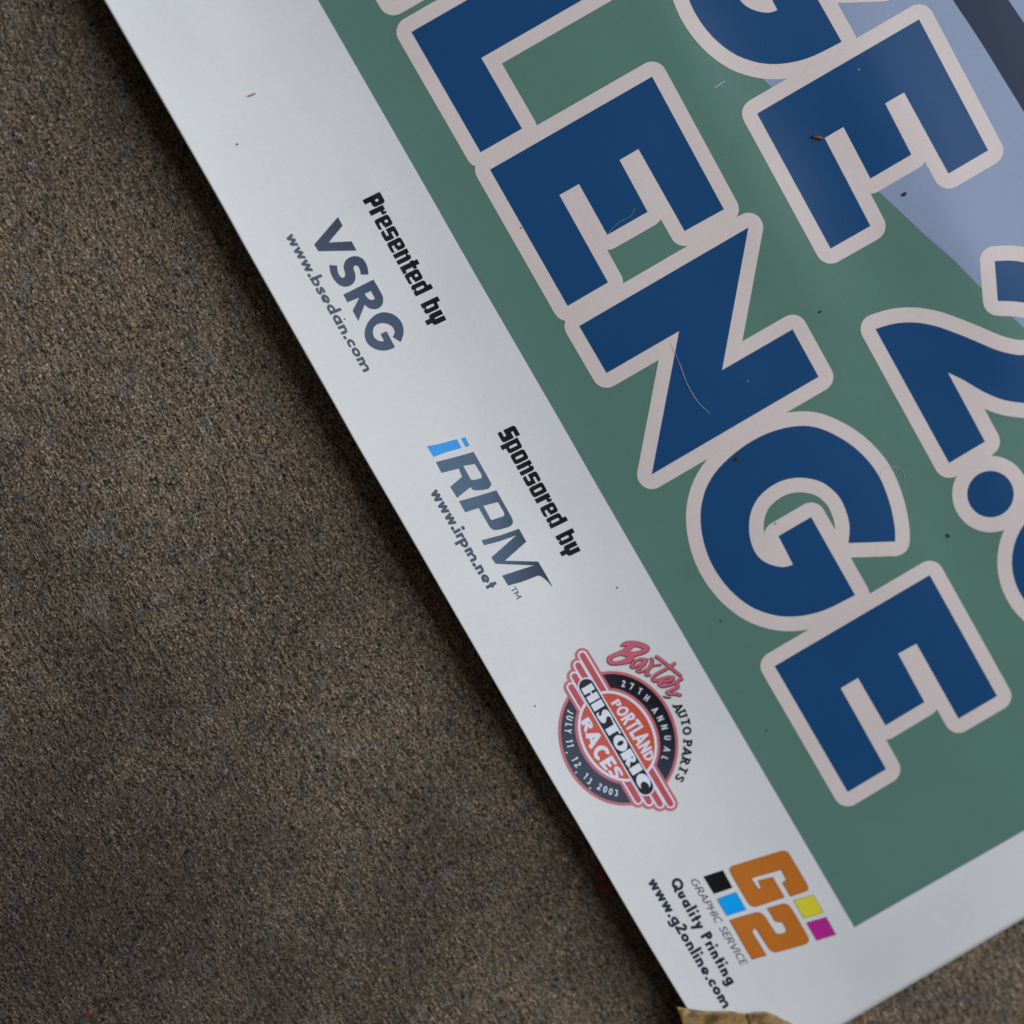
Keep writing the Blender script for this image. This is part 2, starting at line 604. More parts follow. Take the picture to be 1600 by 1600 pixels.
band = np.concatenate([spline([(1452, -60), (1489, 0), (1512.5, 35), (1540, 77.5), (1569, 125), (1600, 175), (1660, 275)], 4), [(1730, 240), (1645, 105), (1600, 36), (1575.6, 0), (1537, -60)]])
printed('navy_stripe', [region([band], grid=9)], NAVY, 3, poster)
printed('white_corner_mark', [region([[(1300, -30), (1400, -30), (1392, -1), (1315, 3.5)]], grid=9)], CREAM, 3, poster)

# the big letters (filled shapes, in photo pixels)
E1 = [(765.6, 265), (886.9, 478), (950, 441.2), (874, 304.7), (904.7, 287.5), (949, 367), (1011.9, 331), (968, 250), (997.5, 232.8), (1069.7, 361), (1131, 327), (1018.8, 119.7)]
E2 = [(1182.8, 177.5), (1297.8, 388.4), (1360, 353.1), (1288.4, 215.6), (1317.8, 198.4), (1360, 279), (1424, 241.6), (1382.8, 161.6), (1412.5, 144.4), (1481.9, 271.3), (1543.8, 235), (1435.9, 30.3)]
E3 = list(map(tuple, Zm(1100, 900, .3125, [(353, 450), (718, 1080), (910, 965), (683, 560), (770, 510), (907, 747), (1102, 630), (970, 388), (1062, 338), (1272, 713), (1465, 600)]))) + [(1452.5, 898.4)]
L2 = np.array([(642.8, 50), (751, 238), (815.6, 201), (752, 90.6), (941, -18), (896, -96)])
L1 = L2 + (-136.5, -237.5)
NN = [(904.9, 509.4), (947.7, 582.9), (1061.1, 517.3), (1018.3, 741.2), (1279, 588.7), (1238.3, 514.6), (1128.1, 578.2), (1169.4, 355.3)]
g_out = spline([(1336, 929.7), (1293.7, 951.5), (1262, 961), (1231, 963.4), (1203, 959.4), (1178, 950), (1147, 930), (1118.7, 900), (1101, 857), (1094, 815), (1098, 774), (1109, 752), (1128, 731), (1153, 709), (1203, 675), (1247, 665.6), (1275, 668.7), (1318.7, 687.5), (1365.6, 731), (1390.6, 787.5), (1398, 825), (1398.4, 846)], 4)
g_out = spline([(1336, 929.7), (1293.7, 951), (1262, 960.5), (1231, 963.4), (1203, 959.4), (1172, 947), (1140, 921), (1114, 885), (1099, 845), (1094.5, 805), (1101, 769), (1117, 739), (1143, 712), (1175, 689), (1210, 673), (1247, 665.6), (1280, 669), (1318.7, 687.5), (1350, 713), (1374, 745), (1390.6, 787.5), (1398, 825), (1398.4, 846)], 4)
g_in = spline(Zm(1100, 450, .3125, [(722, 1275), (728, 1200), (715, 1130), (680, 1050), (620, 990), (560, 960), (480, 948), (400, 960), (330, 995), (270, 1050), (235, 1120), (225, 1190), (232, 1260), (255, 1320), (290, 1360), (340, 1385), (400, 1395), (445, 1382)]), 3)
G1 = np.concatenate([g_out, g_in, Zm(1100, 450, .3125, [(372, 1240), (535, 1145)])])
G2 = (G1 - (1336, 929.7)) * 1.035 + (1315, 65.3)
TWO = np.concatenate([spline([(1367.8, 514), (1396.9, 505.6), (1428, 503.7), (1459.4, 508.7), (1490.6, 519.4), (1521.9, 531.9), (1553, 545.3), (1578, 552.5), (1600, 554.7), (1622, 550), (1636, 535), (1640, 515), (1632, 492), (1616, 478), (1600, 473), (1584, 471), (1559, 470)], 3),
                      spline([(1554, 408), (1571, 407), (1584, 407.5), (1600, 410), (1640, 422), (1680, 455), (1705, 500), (1708, 550), (1690, 600), (1660, 625), (1630, 632), (1600, 629.7), (1568.7, 625), (1537.5, 612.5), (1506, 594), (1481, 582)], 3), [(1539, 690), (1482.8, 723.4)]])
DOT = circle(1547.5, 771.9, 36.3, 48)
ZERO_O, ZERO_I = circle(1681, 878, 100, 72), circle(1681, 878, 42, 40)
rows = [('L', L1, 23.5), ('L', L2, 23.5), ('E', E1, 23.5), ('N', NN, 23.0), ('G', G1, 22.8), ('E', E3, 22.3),
        ('G', G2, 23.8), ('E', E2, 23.6), ('2', TWO, 23.4), ('.', DOT, 23.6), ('0', ZERO_O, 23.0)]
for lo, hi, nm in ((0, 6, 'letter_outline'), (6, 11, 'letter_outline')):
    pieces = []
    for ch, p, r in rows[lo:hi]:
        p = np.asarray(p, float)
        pieces += fat(p, r, 20 if len(p) > 20 else 36)
    printed(nm, [region(pieces, [ZERO_I] if lo else [], grid=9)], CREAM, 4, poster)
for ch, p, r in rows:
    printed('title_letter', [region([p], [circle(1681, 878, 64, 48)] if ch == '0' else [], grid=9)], BLUE, 5, poster)

# ------------------------------------------------------------------ small lettering: stroke alphabets
def arc(cx, cy, rx, ry, a0, a1, n=14):
    t = np.radians(np.linspace(a0, a1, n))
    return [(cx + rx * math.cos(a), cy + ry * math.sin(a)) for a in t]


def lower(ch, sw):
    h = sw / 2
    R = .5 - h
    D_ = lambda x, y: ('dot', x, y)
    bowl = arc(.5, .5, R, R, 0, 360, 25)
    return {
        'w': ([[(h * .8, 1), (.36, h * .9), (.66, .93), (.96, h * .9), (1.32 - h * .8, 1)]], 1.40),
        '.': ([D_(.2, .17)], .48),
        'b': ([[(h, 0), (h, 1.7)], bowl], 1.14), 'd': ([[(1 - h, 0), (1 - h, 1.7)], bowl], 1.16),
        'a': ([[(1 - h, 0), (1 - h, 1)], bowl], 1.16), 'p': ([[(h, -.62), (h, 1)], bowl], 1.14),
        'o': ([bowl], 1.12), 'c': ([arc(.5, .5, R, R, 48, 312, 20)], .92),
        'e': ([arc(.5, .5, R, R, -6, 312, 22), ('thin', [(h, .45), (1 - h * .5, .45)])], 1.10),
        's': ([spline([(.60, .80), (.50, .91 - h * .2), (.34, .95 - h * .5), (.18, .85), (.17, .68), (.32, .56), (.48, .45), (.57, .28), (.48, .10 + h * .2), (.30, .05 + h * .4), (.15, .12), (.07, .25)], 3).tolist()], .78),
        'n': ([[(h, 0), (h, 1)], arc(.45, .60, .45 - h, .40 - h, 170, 0, 10) + [(.90 - h, 0)]], 1.04),
        'm': ([[(h, 0), (h, 1)], arc(.40, .62, .40 - h, .38 - h, 170, 0, 9) + [(.80 - h, 0)], arc(1.10, .62, .40 - h, .38 - h, 170, 0, 9) + [(1.5 - h, 0)]], 1.62),
        'u': ([arc(.42, .42, .42 - h, .42 - h, 180, 360, 12)[::1] and [(h, 1)] + arc(.42, .42, .42 - h, .42 - h, 180, 360, 12) + [(.84 - h, 1)]], .98),
        'r': ([[(h, 0), (h, 1)], arc(.40, .55, .40 - h, .43 - h, 165, 62, 7)], .62),
        'i': ([[(h, 0), (h, 1)], D_(h, 1.42)], sw + .16), 'l': ([[(h, 0), (h, 1.7)]], sw + .16),
        't': ([[(.28, 0), (.28, 1.48)], [(0, 1 - h), (.58, 1 - h)]], .66),
        'y': ([[(h * .7, 1), (.46, .06)], [(.92 - h * .7, 1), (.22, -.58)]], .98),
        'g': ([bowl, [(1 - h, 1), (1 - h, -.12)] + arc(.5, -.12, R, .42 - h, 0, -150, 10)], 1.14),
        '2': ([arc(.46, 1.12, .42 - h, .44 - h, 170, -30, 12) + [(.08, h), (.92, h)]], 1.02),
        'Q': ([arc(.78, .8, .78 - h, .8 - h, 0, 360, 32), [(.82, .58), (1.5, -.08)]], 1.66),
        'P': ([[(h, 0), (h, 1.6)], [(h, 1.6 - h), (.48, 1.6 - h)] + arc(.48, 1.14, .42 - h, .46 - h, 90, -90, 12) + [(h, .68 + h)]], 1.02),
        ' ': ([], .55)}[ch]


def caps(ch, sw):
    h = sw / 2
    g = {
        'A': ([[(h * .6, 0), (.36, 1 - h * .3), (.72 - h * .6, 0)], [(.16, .30), (.56, .30)]], .80),
        'N': ([[(h, 0), (h, 1)], [(h, 1 - h * .5), (.66 - h, h * .5)], [(.66 - h, 0), (.66 - h, 1)]], .76),
        'U': ([[(h, 1)] + arc(.31, .31, .31 - h, .31 - h, 180, 360, 10) + [(.62 - h, 1)]], .74),
        'L': ([[(h, 1), (h, 0)], [(h, h), (.46, h)]], .52),
        'J': ([[(.38 - h, 1), (.38 - h, .22)] + arc(.19, .22, .19 - h, .22 - h, 0, -150, 8)], .48),
        'Y': ([[(h * .6, 1), (.30, .46)], [(.60 - h * .6, 1), (.30, .46)], [(.30, .50), (.30, 0)]], .66),
        'T': ([[(.28, 0), (.28, 1)], [(0, 1 - h), (.56, 1 - h)]], .62),
        'H': ([[(h, 0), (h, 1)], [(.62 - h, 0), (.62 - h, 1)], [(h, .5), (.62 - h, .5)]], .74),
        'G': ([arc(.40, .5, .40 - h, .5 - h, 50, 350, 18) + [(.80 - h, .46), (.46, .46)]], .88),
        'R': ([[(h, 0), (h, 1)], [(h, 1 - h), (.30, 1 - h)] + arc(.30, .72, .26 - h, .28 - h, 90, -90, 9) + [(h, .44 + h)], [(.28, .46), (.58 - h * .4, 0)]], .66),
        'P': ([[(h, 0), (h, 1)], [(h, 1 - h), (.30, 1 - h)] + arc(.30, .70, .27 - h, .30 - h, 90, -90, 9) + [(h, .40 + h)]], .64),
        'I': ([[(h, 0), (h, 1)]], sw + .12),
        'C': ([arc(.38, .5, .38 - h, .5 - h, 50, 310, 16)], .72),
        'S': ([spline([(.48, .82), (.38, .94 - h * .3), (.24, .97 - h * .6), (.11, .84), (.13, .66), (.28, .54), (.42, .42), (.46, .22), (.34, .06 + h * .2), (.20, .03 + h * .6), (.04, .20)], 3).tolist()], .62),
        'E': ([[(h, 0), (h, 1)], [(h, 1 - h), (.48, 1 - h)], [(h, .5), (.44, .5)], [(h, h), (.48, h)]], .56),
        'V': ([[(h * .6, 1), (.33, h * .6), (.66 - h * .6, 1)]], .72),
        'O': ([arc(.38, .5, .38 - h, .5 - h, 0, 360, 25)], .84),
        'D': ([[(h, 0), (h, 1)], [(h, 1 - h), (.26, 1 - h)] + arc(.26, .5, .40 - h, .5 - h, 90, -90, 12) + [(h, h)]], .74),
        'M': ([[(h, 0), (h, 1), (.40, .3), (.80 - h, 1), (.80 - h, 0)]], .9),
        '0': ([arc(.29, .5, .29 - h, .5 - h, 0, 360, 22)], .66), '1': ([[(.26, 0), (.26, 1)], [(.26, .97), (.04, .78)]], .48),
        '2': ([arc(.28, .72, .26 - h, .28 - h, 165, -35, 10) + [(.05, h), (.56, h)]], .64),
        '3': ([arc(.26, .74, .24 - h, .26 - h, 150, -85, 9), arc(.26, .29, .28 - h, .29 - h, 85, -150, 10)], .62),
        '7': ([[(0, 1 - h), (.52, 1 - h), (.20, 0)]], .60), ',': ([[(.16, .14), (.06, -.16)]], .32), ' ': ([], .34)}
    return g[ch]


def glyph_regions(chars, font, sw, to_px, cap=False, dotr=None, slab=False):
    """chars = [(char, pen_x)], to_px maps glyph units to photo pixels"""
    regs = []
    for ch, x0 in chars:
        st, _ = font(ch, sw)
        pcs = []
        for s in st:
            if s[0] == 'dot':
                pcs.append(circle(s[1], s[2], dotr or sw * .62, 16))
            elif s[0] == 'thin':
                pcs += stroke(s[1], min(sw / 2, .095), False)
            else:
                pcs += stroke(s, sw / 2, cap)
                if slab:
                    for e in (s[0], s[-1]):
                        if (e[1] < .02 or e[1] > .98) and ch not in 'OS':
                            y = min(max(e[1], sw * .4), 1 - sw * .4)
                            pcs += stroke([(e[0] - .17, y), (e[0] + .17, y)], sw * .4)
        if not pcs:
            continue
        pcs = [to_px(np.asarray(p) + (x0, 0)) for p in pcs]
        regs.append(region(pcs))
    return regs


def line_frame(p0, p1, h, total, shear=0.):
    """glyph frame: x from p0 to p1 over `total` units, y up by h pixels per unit"""
    p0, p1 = np.array(p0, float), np.array(p1, float)
    ux = (p1 - p0) / total
    d = (p1 - p0) / np.hypot(*(p1 - p0))
    uy = np.array([d[1], -d[0]]) * h
    return lambda q: p0 + q[:, :1] * ux + q[:, 1:] * (uy + ux * shear)


def text(name, s, font, sw, p0, p1, h, ink, shear=0., cap=False, layer=2, parent=poster, dotr=None, track=0.):
    x, chars = 0, []
    for ch in s:
        chars.append((ch, x))
        x += font(ch, sw)[1] + track
    fr = line_frame(p0, p1, h, x - track - .1, shear)
    return printed(name, glyph_regions(chars, font, sw, fr, cap, dotr), ink, layer, parent)


def grad(p0, p1, c0, c1):
    p0, p1 = np.array(p0, float), np.array(p1, float)
    d = p1 - p0

    def fn(V):
        t = np.clip(((V - p0) @ d) / (d @ d), 0, 1)[:, None]
        t = t * t * (3 - 2 * t)
        return np.array(c0) * (1 - t) + np.array(c1) * t
    return fn


URL = (.055, .058, .105)
text('web_address', 'www.bsedan.com', lower, .31, (445.4, 369), (568.5, 582.5), 11.2, URL, .10, dotr=.21)
text('web_address', 'www.irpm.net', lower, .34, (671.5, 769.5), (762, 922), 11.6, URL, .04, dotr=.23)
text('web_address', 'www.g2online.com', lower, .35, (1011.5, 1378), (1130.5, 1577), 11.4, (.022, .026, .045), 0, dotr=.20)
text('slogan_lettering', 'Quality Printing', lower, .38, (1046, 1377), (1138, 1541), 11.0, (.016, .018, .03), 0, dotr=.20, track=.05)
text('thin_lettering', 'GRAPHIC SERVICE', caps, .125, (1077.5, 1375), (1157.5, 1508), 11.5, (.05, .053, .065), .22)
text('trademark_sign', 'TM', caps, .14, (797.6, 920), (807.8, 937), 8.6, (.09, .10, .14))

# squared black headings
def rr(x0, y0, x1, y1, r, n=4):
    if np.isscalar(r):
        r = (r,) * 4                        # bl, br, tr, tl
    out = []
    for (cx, cy, rad, a) in ((x0, y0, r[0], 180), (x1, y0, r[1], 270), (x1, y1, r[2], 0), (x0, y1, r[3], 90)):
        if rad < 1e-6:
            out.append((cx, cy))
        else:
            ox = cx + (rad if cx == x0 else -rad)
            oy = cy + (rad if cy == y0 else -rad)
            out += arc(ox, oy, rad, rad, a, a + 90, n)
    return np.array(out)


def squared(ch):
    W = .80
    slot = rr(.31, .22, .50, .78, .08)
    return {
        'o': ([rr(0, 0, W, 1, .16)], [slot], .90),
        'e': ([rr(0, 0, W, 1, .16)], [rr(.31, .58, .51, .80, .07), rr(.33, .20, .90, .37, (.06, 0, 0, .06)), rr(.62, .30, .9, .42, 0)], .89),
        's': ([rr(0, 0, W, 1, .16)], [rr(.33, .61, .90, .77, (.06, 0, 0, .06)), rr(-.1, .24, .47, .40, (0, .06, .06, 0))], .89),
        'n': ([rr(0, 0, .36, 1, 0), rr(.0, 0, W, .98, (0, 0, .18, 0))], [rr(.33, -.1, .48, .74, (0, 0, .05, .05)), rr(.34, .86, .46, 1.1, 0)], .90),
        'r': ([rr(0, 0, .36, 1, 0), rr(.30, .66, .64, .99, (0, .08, .12, 0))], [rr(.36, .86, .45, 1.1, 0)], .71),
        't': ([rr(.08, .0, .44, 1.24, 0), rr(0, .74, .62, .98, 0), rr(.08, 0, .62, .24, (.14, 0, 0, 0))], [], .66),
        'd': ([rr(0, 0, W, 1, (.16, 0, 0, .16)), rr(W - .36, 0, W, 1.24, 0)], [slot, rr(.33, -.1, .44, .10, 0)], .91),
        'b': ([rr(0, 0, W, 1, (0, .16, .16, 0)), rr(0, 0, .36, 1.24, 0)], [rr(.32, .22, .50, .78, .07), rr(.36, -.1, .47, .10, 0)], .90),
        'p': ([rr(0, 0, W, 1, (0, .16, .16, 0)), rr(0, -.26, .36, 1, 0)], [rr(.32, .22, .50, .78, .07)], .90),
        'y': ([rr(0, .14, .36, 1, (.16, 0, 0, 0)), rr(.46, .14, .82, 1, (0, .16, 0, 0)), rr(0, .10, .82, .40, .18), rr(.25, -.26, .60, .3, 0)], [], .86),
        'P': ([rr(0, 0, .36, 1.24, 0), rr(0, .40, .82, 1.24, (0, .18, .18, 0))], [rr(.35, .70, .52, .92, .06)], .88),
        'S': ([rr(0, 0, .82, 1.24, (.0, .18, .0, .18))], [rr(.35, .80, .95, .95, (.06, 0, 0, .06)), rr(-.1, .26, .46, .42, (0, .06, .06, 0))], .90),
        ' ': ([], [], .50)}[ch]


def heading(name, s, p0, p1, h):
    x, cs = 0, []
    for ch in s:
        cs.append((ch, x))
        x += squared(ch)[2]
    fr = line_frame(p0, p1, h, x - .06, .06)
    regs = []
    for ch, x0 in cs:
        pos, neg, _ = squared(ch)
        if pos:
            regs.append(region([fr(p + (x0, 0)) for p in pos], [fr(p + (x0, 0)) for p in neg]))
    return printed(name, regs, BLACK, 2, poster)


# "Presented by": zoom (560,295) x .1375 ; "Sponsored by": (770,660) x .1375
heading('heading_lettering', 'Presented by', (560 + 46 * .1375, 295 + 128 * .1375), (560 + 840 * .1375, 295 + 1562 * .1375), 24.2)
heading('heading_lettering', 'Sponsored by', (770 + 52 * .1375, 660 + 122 * .1375), (770 + 842 * .1375, 660 + 1532 * .1375), 24.0)

# four bold letters of the first sponsor
za = lambda p: Zm(400, 280, .2125, p)
zb = lambda p: Zm(430, 340, .1625, p)
sl = grad((640, 300), (520, 520), (.012, .020, .052), (.040, .068, .130))
printed('sponsor_letter', [region([za([(603, 277), (637, 342), (535, 465), (703, 457), (740, 525), (458, 530), (428, 480)])], grid=6)], sl, 2, poster)
printed('sponsor_letter', [region([zb(np.concatenate([spline([(520, 455), (530, 520), (550, 570), (585, 620), (630, 655), (680, 665), (730, 650), (765, 610), (772, 560), (762, 515), (752, 484), (765, 464), (785, 462), (805, 480), (818, 515), (822, 548)], 3), spline([(897, 548), (892, 500), (878, 450), (850, 405), (810, 378), (765, 370), (720, 380), (680, 410), (660, 450), (660, 490), (672, 535), (670, 565), (650, 578), (625, 565), (605, 530), (597, 490), (597, 462)], 3)]))], grid=6)], sl, 2, poster)
printed('sponsor_letter', [region([zb(np.concatenate([[(655, 740), (945, 595)], spline([(1020, 725), (1036, 765), (1037, 815), (1017, 855), (985, 876), (940, 880), (895, 866), (860, 838)], 3), [(800, 995), (745, 895), (808, 770), (695, 815)]]))], [zb(np.concatenate([[(860, 735), (920, 705)], spline([(945, 748), (956, 775), (942, 790), (915, 790), (890, 775)], 3)]))], grid=6)], sl, 2, poster)
printed('sponsor_letter', [region([za(np.concatenate([spline([(1063, 1198), (1083, 1145), (1083, 1090), (1062, 1040), (1020, 1000), (970, 981), (920, 980), (870, 1002), (825, 1050), (802, 1105), (800, 1155), (817, 1202), (852, 1236), (900, 1256), (950, 1260), (1000, 1247), (1022, 1235)], 3), [(960, 1118), (915, 1138)], spline([(942, 1188), (920, 1192), (895, 1185), (872, 1165), (861, 1135), (863, 1100), (880, 1075), (910, 1061), (950, 1060), (990, 1075), (1015, 1105), (1018, 1135), (1005, 1160)], 3)]))], grid=6)], sl, 2, poster)

# slanted logo of the second sponsor
zc = lambda p: Zm(640, 640, .2, p)
CY = (.022, .30, .76)
printed('logo_letter', [region([zc([(135, 287), (255, 262), (370, 230), (407, 300), (290, 332), (187, 370)])], grid=6), region([zc([(402, 225), (435, 215), (470, 283), (437, 292)])])], CY, 2, poster)['label'] = 'bright blue letter i of the logo'
sg = grad((850, 790), (730, 800), (.014, .026, .062), (.060, .115, .195))
printed('logo_letter', [region([zc(np.concatenate([[(205, 410), (350, 372), (500, 330)], spline([(615, 535), (637, 578), (630, 603), (605, 622), (540, 630), (498, 628), (475, 605)], 3), [(372, 690), (317, 603), (410, 525), (385, 460), (250, 495)]]))], [zc([(420, 440), (510, 425), (560, 505), (566, 522), (558, 537), (500, 550), (478, 545)])], grid=6)], sg, 2, poster)
printed('logo_letter', [region([zc(np.concatenate([[(385, 715), (540, 672), (678, 630)], spline([(795, 838), (808, 875), (797, 903), (765, 920), (690, 940), (652, 937), (625, 915)], 3), [(540, 768), (435, 802)]]))], [zc([(577, 752), (690, 722), (738, 803), (742, 818), (735, 832), (645, 862), (634, 858)])], grid=6)], sg, 2, poster)
printed('logo_letter', [region([zc(np.concatenate([[(562, 1020), (715, 980), (855, 930), (912, 1032), (745, 1180), (1005, 1187)], spline([(1060, 1280), (1115, 1382), (1072, 1337), (1030, 1305), (1003, 1297)], 3), [(880, 1345), (770, 1375), (722, 1297), (850, 1255), (970, 1217), (672, 1205), (638, 1155), (832, 983), (700, 1030), (583, 1060)]]))], grid=6)], sg, 2, poster)

# printer's logo
zd = lambda p: Zm(1000, 1310, .20625, p)
ORANGE = (.50, .150, .020)
gl = zd([(680, 238), (684, 222), (700, 212), (880, 155), (1070, 98), (1095, 96), (1117, 106), (1135, 130), (1200, 240), (1262, 345), (1272, 370), (1270, 388), (1252, 400), (1140, 438), (1080, 335), (1112, 318), (1070, 235), (840, 300), (895, 385), (920, 378), (898, 320), (1005, 295), (1092, 445), (880, 515), (860, 515), (838, 506), (815, 480), (750, 370), (690, 265)])
tw = zd([(965, 530), (1080, 497), (1105, 498), (1128, 512), (1150, 540), (1210, 640), (1268, 742), (1277, 765), (1272, 785), (1250, 800), (1140, 833), (1030, 860), (1008, 856), (985, 842), (965, 815), (885, 690), (872, 680), (858, 684), (850, 698), (855, 720), (955, 885), (850, 915), (770, 780), (680, 620), (780, 590), (880, 562), (905, 563), (928, 576), (950, 600), (1022, 712), (1035, 724), (1055, 727), (1098, 716), (1110, 705), (1108, 685), (1080, 635), (1025, 628)])
for p in (gl, tw):
    o = printed('monogram', [region([p], grid=6)], ORANGE, 3, poster)
    printed('edge_line', [region(fat(p, .7, 8), grid=6)], (.03, .028, .022), 2, o)
for nm, p, c in (('ink_square', [(483, 290), (627, 243), (697, 373), (560, 418)], (.002, .002, .003)), ('ink_square', [(583, 460), (727, 408), (802, 540), (658, 585)], (.0, .34, .84)),
                 ('ink_square', [(1165, 470), (1312, 430), (1388, 560), (1242, 605)], (.68, .60, .035)), ('ink_square', [(1262, 640), (1410, 597), (1482, 727), (1338, 772)], (.46, .022, .26))):
    o = printed(nm, [region([zd(p)])], c, 3, poster)
    printed('edge_line', [region(fat(zd(p), .6, 8), grid=6)], (.035, .035, .03), 2, o)

# ------------------------------------------------------------------ the racing badge
ze = lambda p: Zm(850, 980, .19374, p)
PINK, ROSE, LAV, RED = (.53, .140, .165), (.50, .080, .098), (.70, .68, .80), (.56, .085, .050)


def conic(pts, n=96):
    P = np.asarray(pts, float)
    c = P.mean(0)
    Q = (P - c) / 300
    A = np.c_[Q[:, 0] ** 2, Q[:, 0] * Q[:, 1], Q[:, 1] ** 2, Q]
    k = np.linalg.lstsq(A, np.ones(len(Q)), rcond=None)[0]
    S = np.array([[k[0], k[1] / 2], [k[1] / 2, k[2]]])
    m = np.linalg.solve(-2 * S, k[3:])
    r = 1 + m @ S @ m
    ev, evec = np.linalg.eigh(S / r)
    t = np.linspace(0, 2 * np.pi, n, endpoint=False)
    return (np.c_[np.cos(t) / math.sqrt(ev[0]), np.sin(t) / math.sqrt(ev[1])] @ evec.T + m) * 300 + c


def grow(E, d):
    c = E.mean(0)
    r = E - c
    L = np.hypot(*r.T)[:, None]
    return c + r * (L + d) / L


ring_o = ze(conic([(540, 343), (640, 365), (800, 430), (950, 570), (1040, 740), (1083, 930), (1072, 1080), (1005, 1250), (150, 680), (112, 830), (120, 950), (160, 1090), (240, 1220), (350, 1330), (480, 1400), (600, 1432)]))
core_w = ze(conic([(540, 512), (650, 545), (760, 620), (860, 750), (905, 880), (912, 990), (885, 1090), (270, 770), (285, 900), (340, 1030), (430, 1140), (530, 1210), (620, 1245)]))
badge = bpy.data.objects.new('racing_badge', None)
sc.collection.objects.link(badge)
badge.parent = poster
feath = [((910, 1024), (1047.5, 1255.6)), ((903, 1039.5), (1031, 1256)), ((897.5, 1056.5), (1014, 1252.5)), ((892.5, 1073.5), (997, 1250))]
printed('pink_rim', [region([ring_o], grid=7)], PINK, 2, badge)
printed('black_ring', [region([grow(ring_o, -4.6)], grid=7)], grad((980, 1040), (900, 1200), (.008, .008, .011), (.030, .042, .072)), 3, badge)
printed('inner_rim', [region([grow(core_w, 4.6)], grid=7)], PINK, 4, badge)
printed('wing_rim', [region(sum([capsule(a, b, 11.7) for a, b in feath], []), grid=7)], PINK, 5, badge)
printed('wing_line', [region(sum([capsule(a, b, 7.5) for a, b in feath], []), grid=7)], LAV, 6, badge)
for a, b in feath:
    printed('wing_stripe', [region(capsule(a, b, 4.6), grid=7)], ROSE, 7, badge)
printed('core_line', [region([core_w], grid=7)], LAV, 8, badge)
printed('core', [region([grow(core_w, -4.4)], grid=7)], RED, 9, badge)
bA, bB = (916.3, 1072.5), (1008.3, 1229.5)
printed('banner_line', [region(capsule(bA, bB, 14.3), grid=7)], LAV, 10, badge)
printed('banner', [region(capsule(bA, bB, 12.0), grid=7)], (.008, .010, .015), 11, badge)


def deco(ch):
    return {
        'H': ([rr(0, 0, .40, 1, 0), rr(.56, 0, .96, 1, 0), rr(.3, .47, .7, .60, 0)], [], 1.06),
        'I': ([rr(0, 0, .44, 1, 0)], [], .56),
        'S': ([spline([(.05, .30), (.06, .02), (.45, -.02), (.70, .10), (.72, .36), (.52, .60), (.52, .80), (.66, .92), (.78, .84), (.82, 1.0), (.50, 1.04), (.20, .98), (.06, .76), (.12, .52), (.28, .30), (.20, .14), (.10, .20)], 3, True)], [], .86),
        'T': ([rr(.22, 0, .64, .95, 0), rr(0, .84, .86, 1.0, .05)], [], .84),
        'O': ([circle(.5, .5, .5, 28, .52)], [circle(.5, .5, .13, 16, .30)], 1.04),
        'R': ([rr(0, 0, .42, 1, 0), rr(.2, .44, .80, 1, (0, .26, .26, 0)), np.array([(.40, .5), (.62, .5), (.96, .06), (.62, -.02), (.40, .30)])], [circle(.50, .74, .06, 10, .09)], .98),
        'C': ([circle(.5, .5, .5, 32, .54)], [circle(.80, .40, .32, 24, .34)], 1.0)}[ch]


x, regs, cs = 0, [], []
for ch in 'HISTORIC':
    cs.append((ch, x))
    x += deco(ch)[2]
fr = line_frame((907.6, 1076.6), (1003.2, 1236.6), 18.6, x - .05)
for ch, x0 in cs:
    pos, neg, _ = deco(ch)
    regs.append(region([fr(p + (x0, 0)) for p in pos], [fr(p + (x0, 0)) for p in neg]))
printed('banner_lettering', regs, (.70, .73, .82), 12, badge)


def arched(name, s, p0, p1, hs, sw, top, ink, layer):
    """word whose letter heights follow the round of the core; top=True hangs from the line p0-p1"""
    x, cs = 0, []
    for ch in s:
        cs.append((ch, x))
        x += caps(ch, sw)[1]
    tot = x - .1
    fr1 = line_frame(p0, p1, 1.0, tot)
    cx = [x0 + caps(ch, sw)[1] / 2 for ch, x0 in cs]

    def to(qq):
        h = np.interp(qq[:, 0], cx, hs)
        y = qq[:, 1] * h
        if top:
            y = y - h
        return fr1(np.c_[qq[:, 0], y])
    return printed(name, glyph_regions(cs, caps, sw, to), ink, layer, badge)


arched('word_lettering', 'PORTLAND', ze([(536, 612)])[0], ze([(826, 1088)])[0], [14, 19, 22.5, 24.5, 25, 23.5, 20, 15], .20, False, (.70, .69, .80), 10)
arched('word_lettering', 'RACES', ze([(356, 722)])[0], ze([(640, 1185)])[0], [15, 22.5, 25, 23, 17], .22, True, (.70, .69, .80), 10)


def ring_text(name, items, h, sw, ink, layer, outward, slab=False, parent=badge, xs=1.0):
    c = np.array([850 + 598 * .19374, 980 + 888 * .19374])
    regs = []
    for ch, px, py in items:
        p = np.array([px, py], float)
        up = (p - c) / np.hypot(*(p - c)) * (1 if outward else -1)
        rt = np.array([-up[1], up[0]])
        adv = caps(ch, sw)[1] - .1
        yc = .5 if ch != ',' else 0.45
        regs += glyph_regions([(ch, 0)], caps, sw, lambda q, p=p, up=up, rt=rt, adv=adv, yc=yc: p + (q[:, :1] - adv / 2) * rt * h * xs + (q[:, 1:] - yc) * up * h, slab=slab)
    return printed(name, regs, ink, layer, parent)


def zlist(s, pts, f):
    return [(ch, *f([p])[0]) for ch, p in zip(s, pts)]


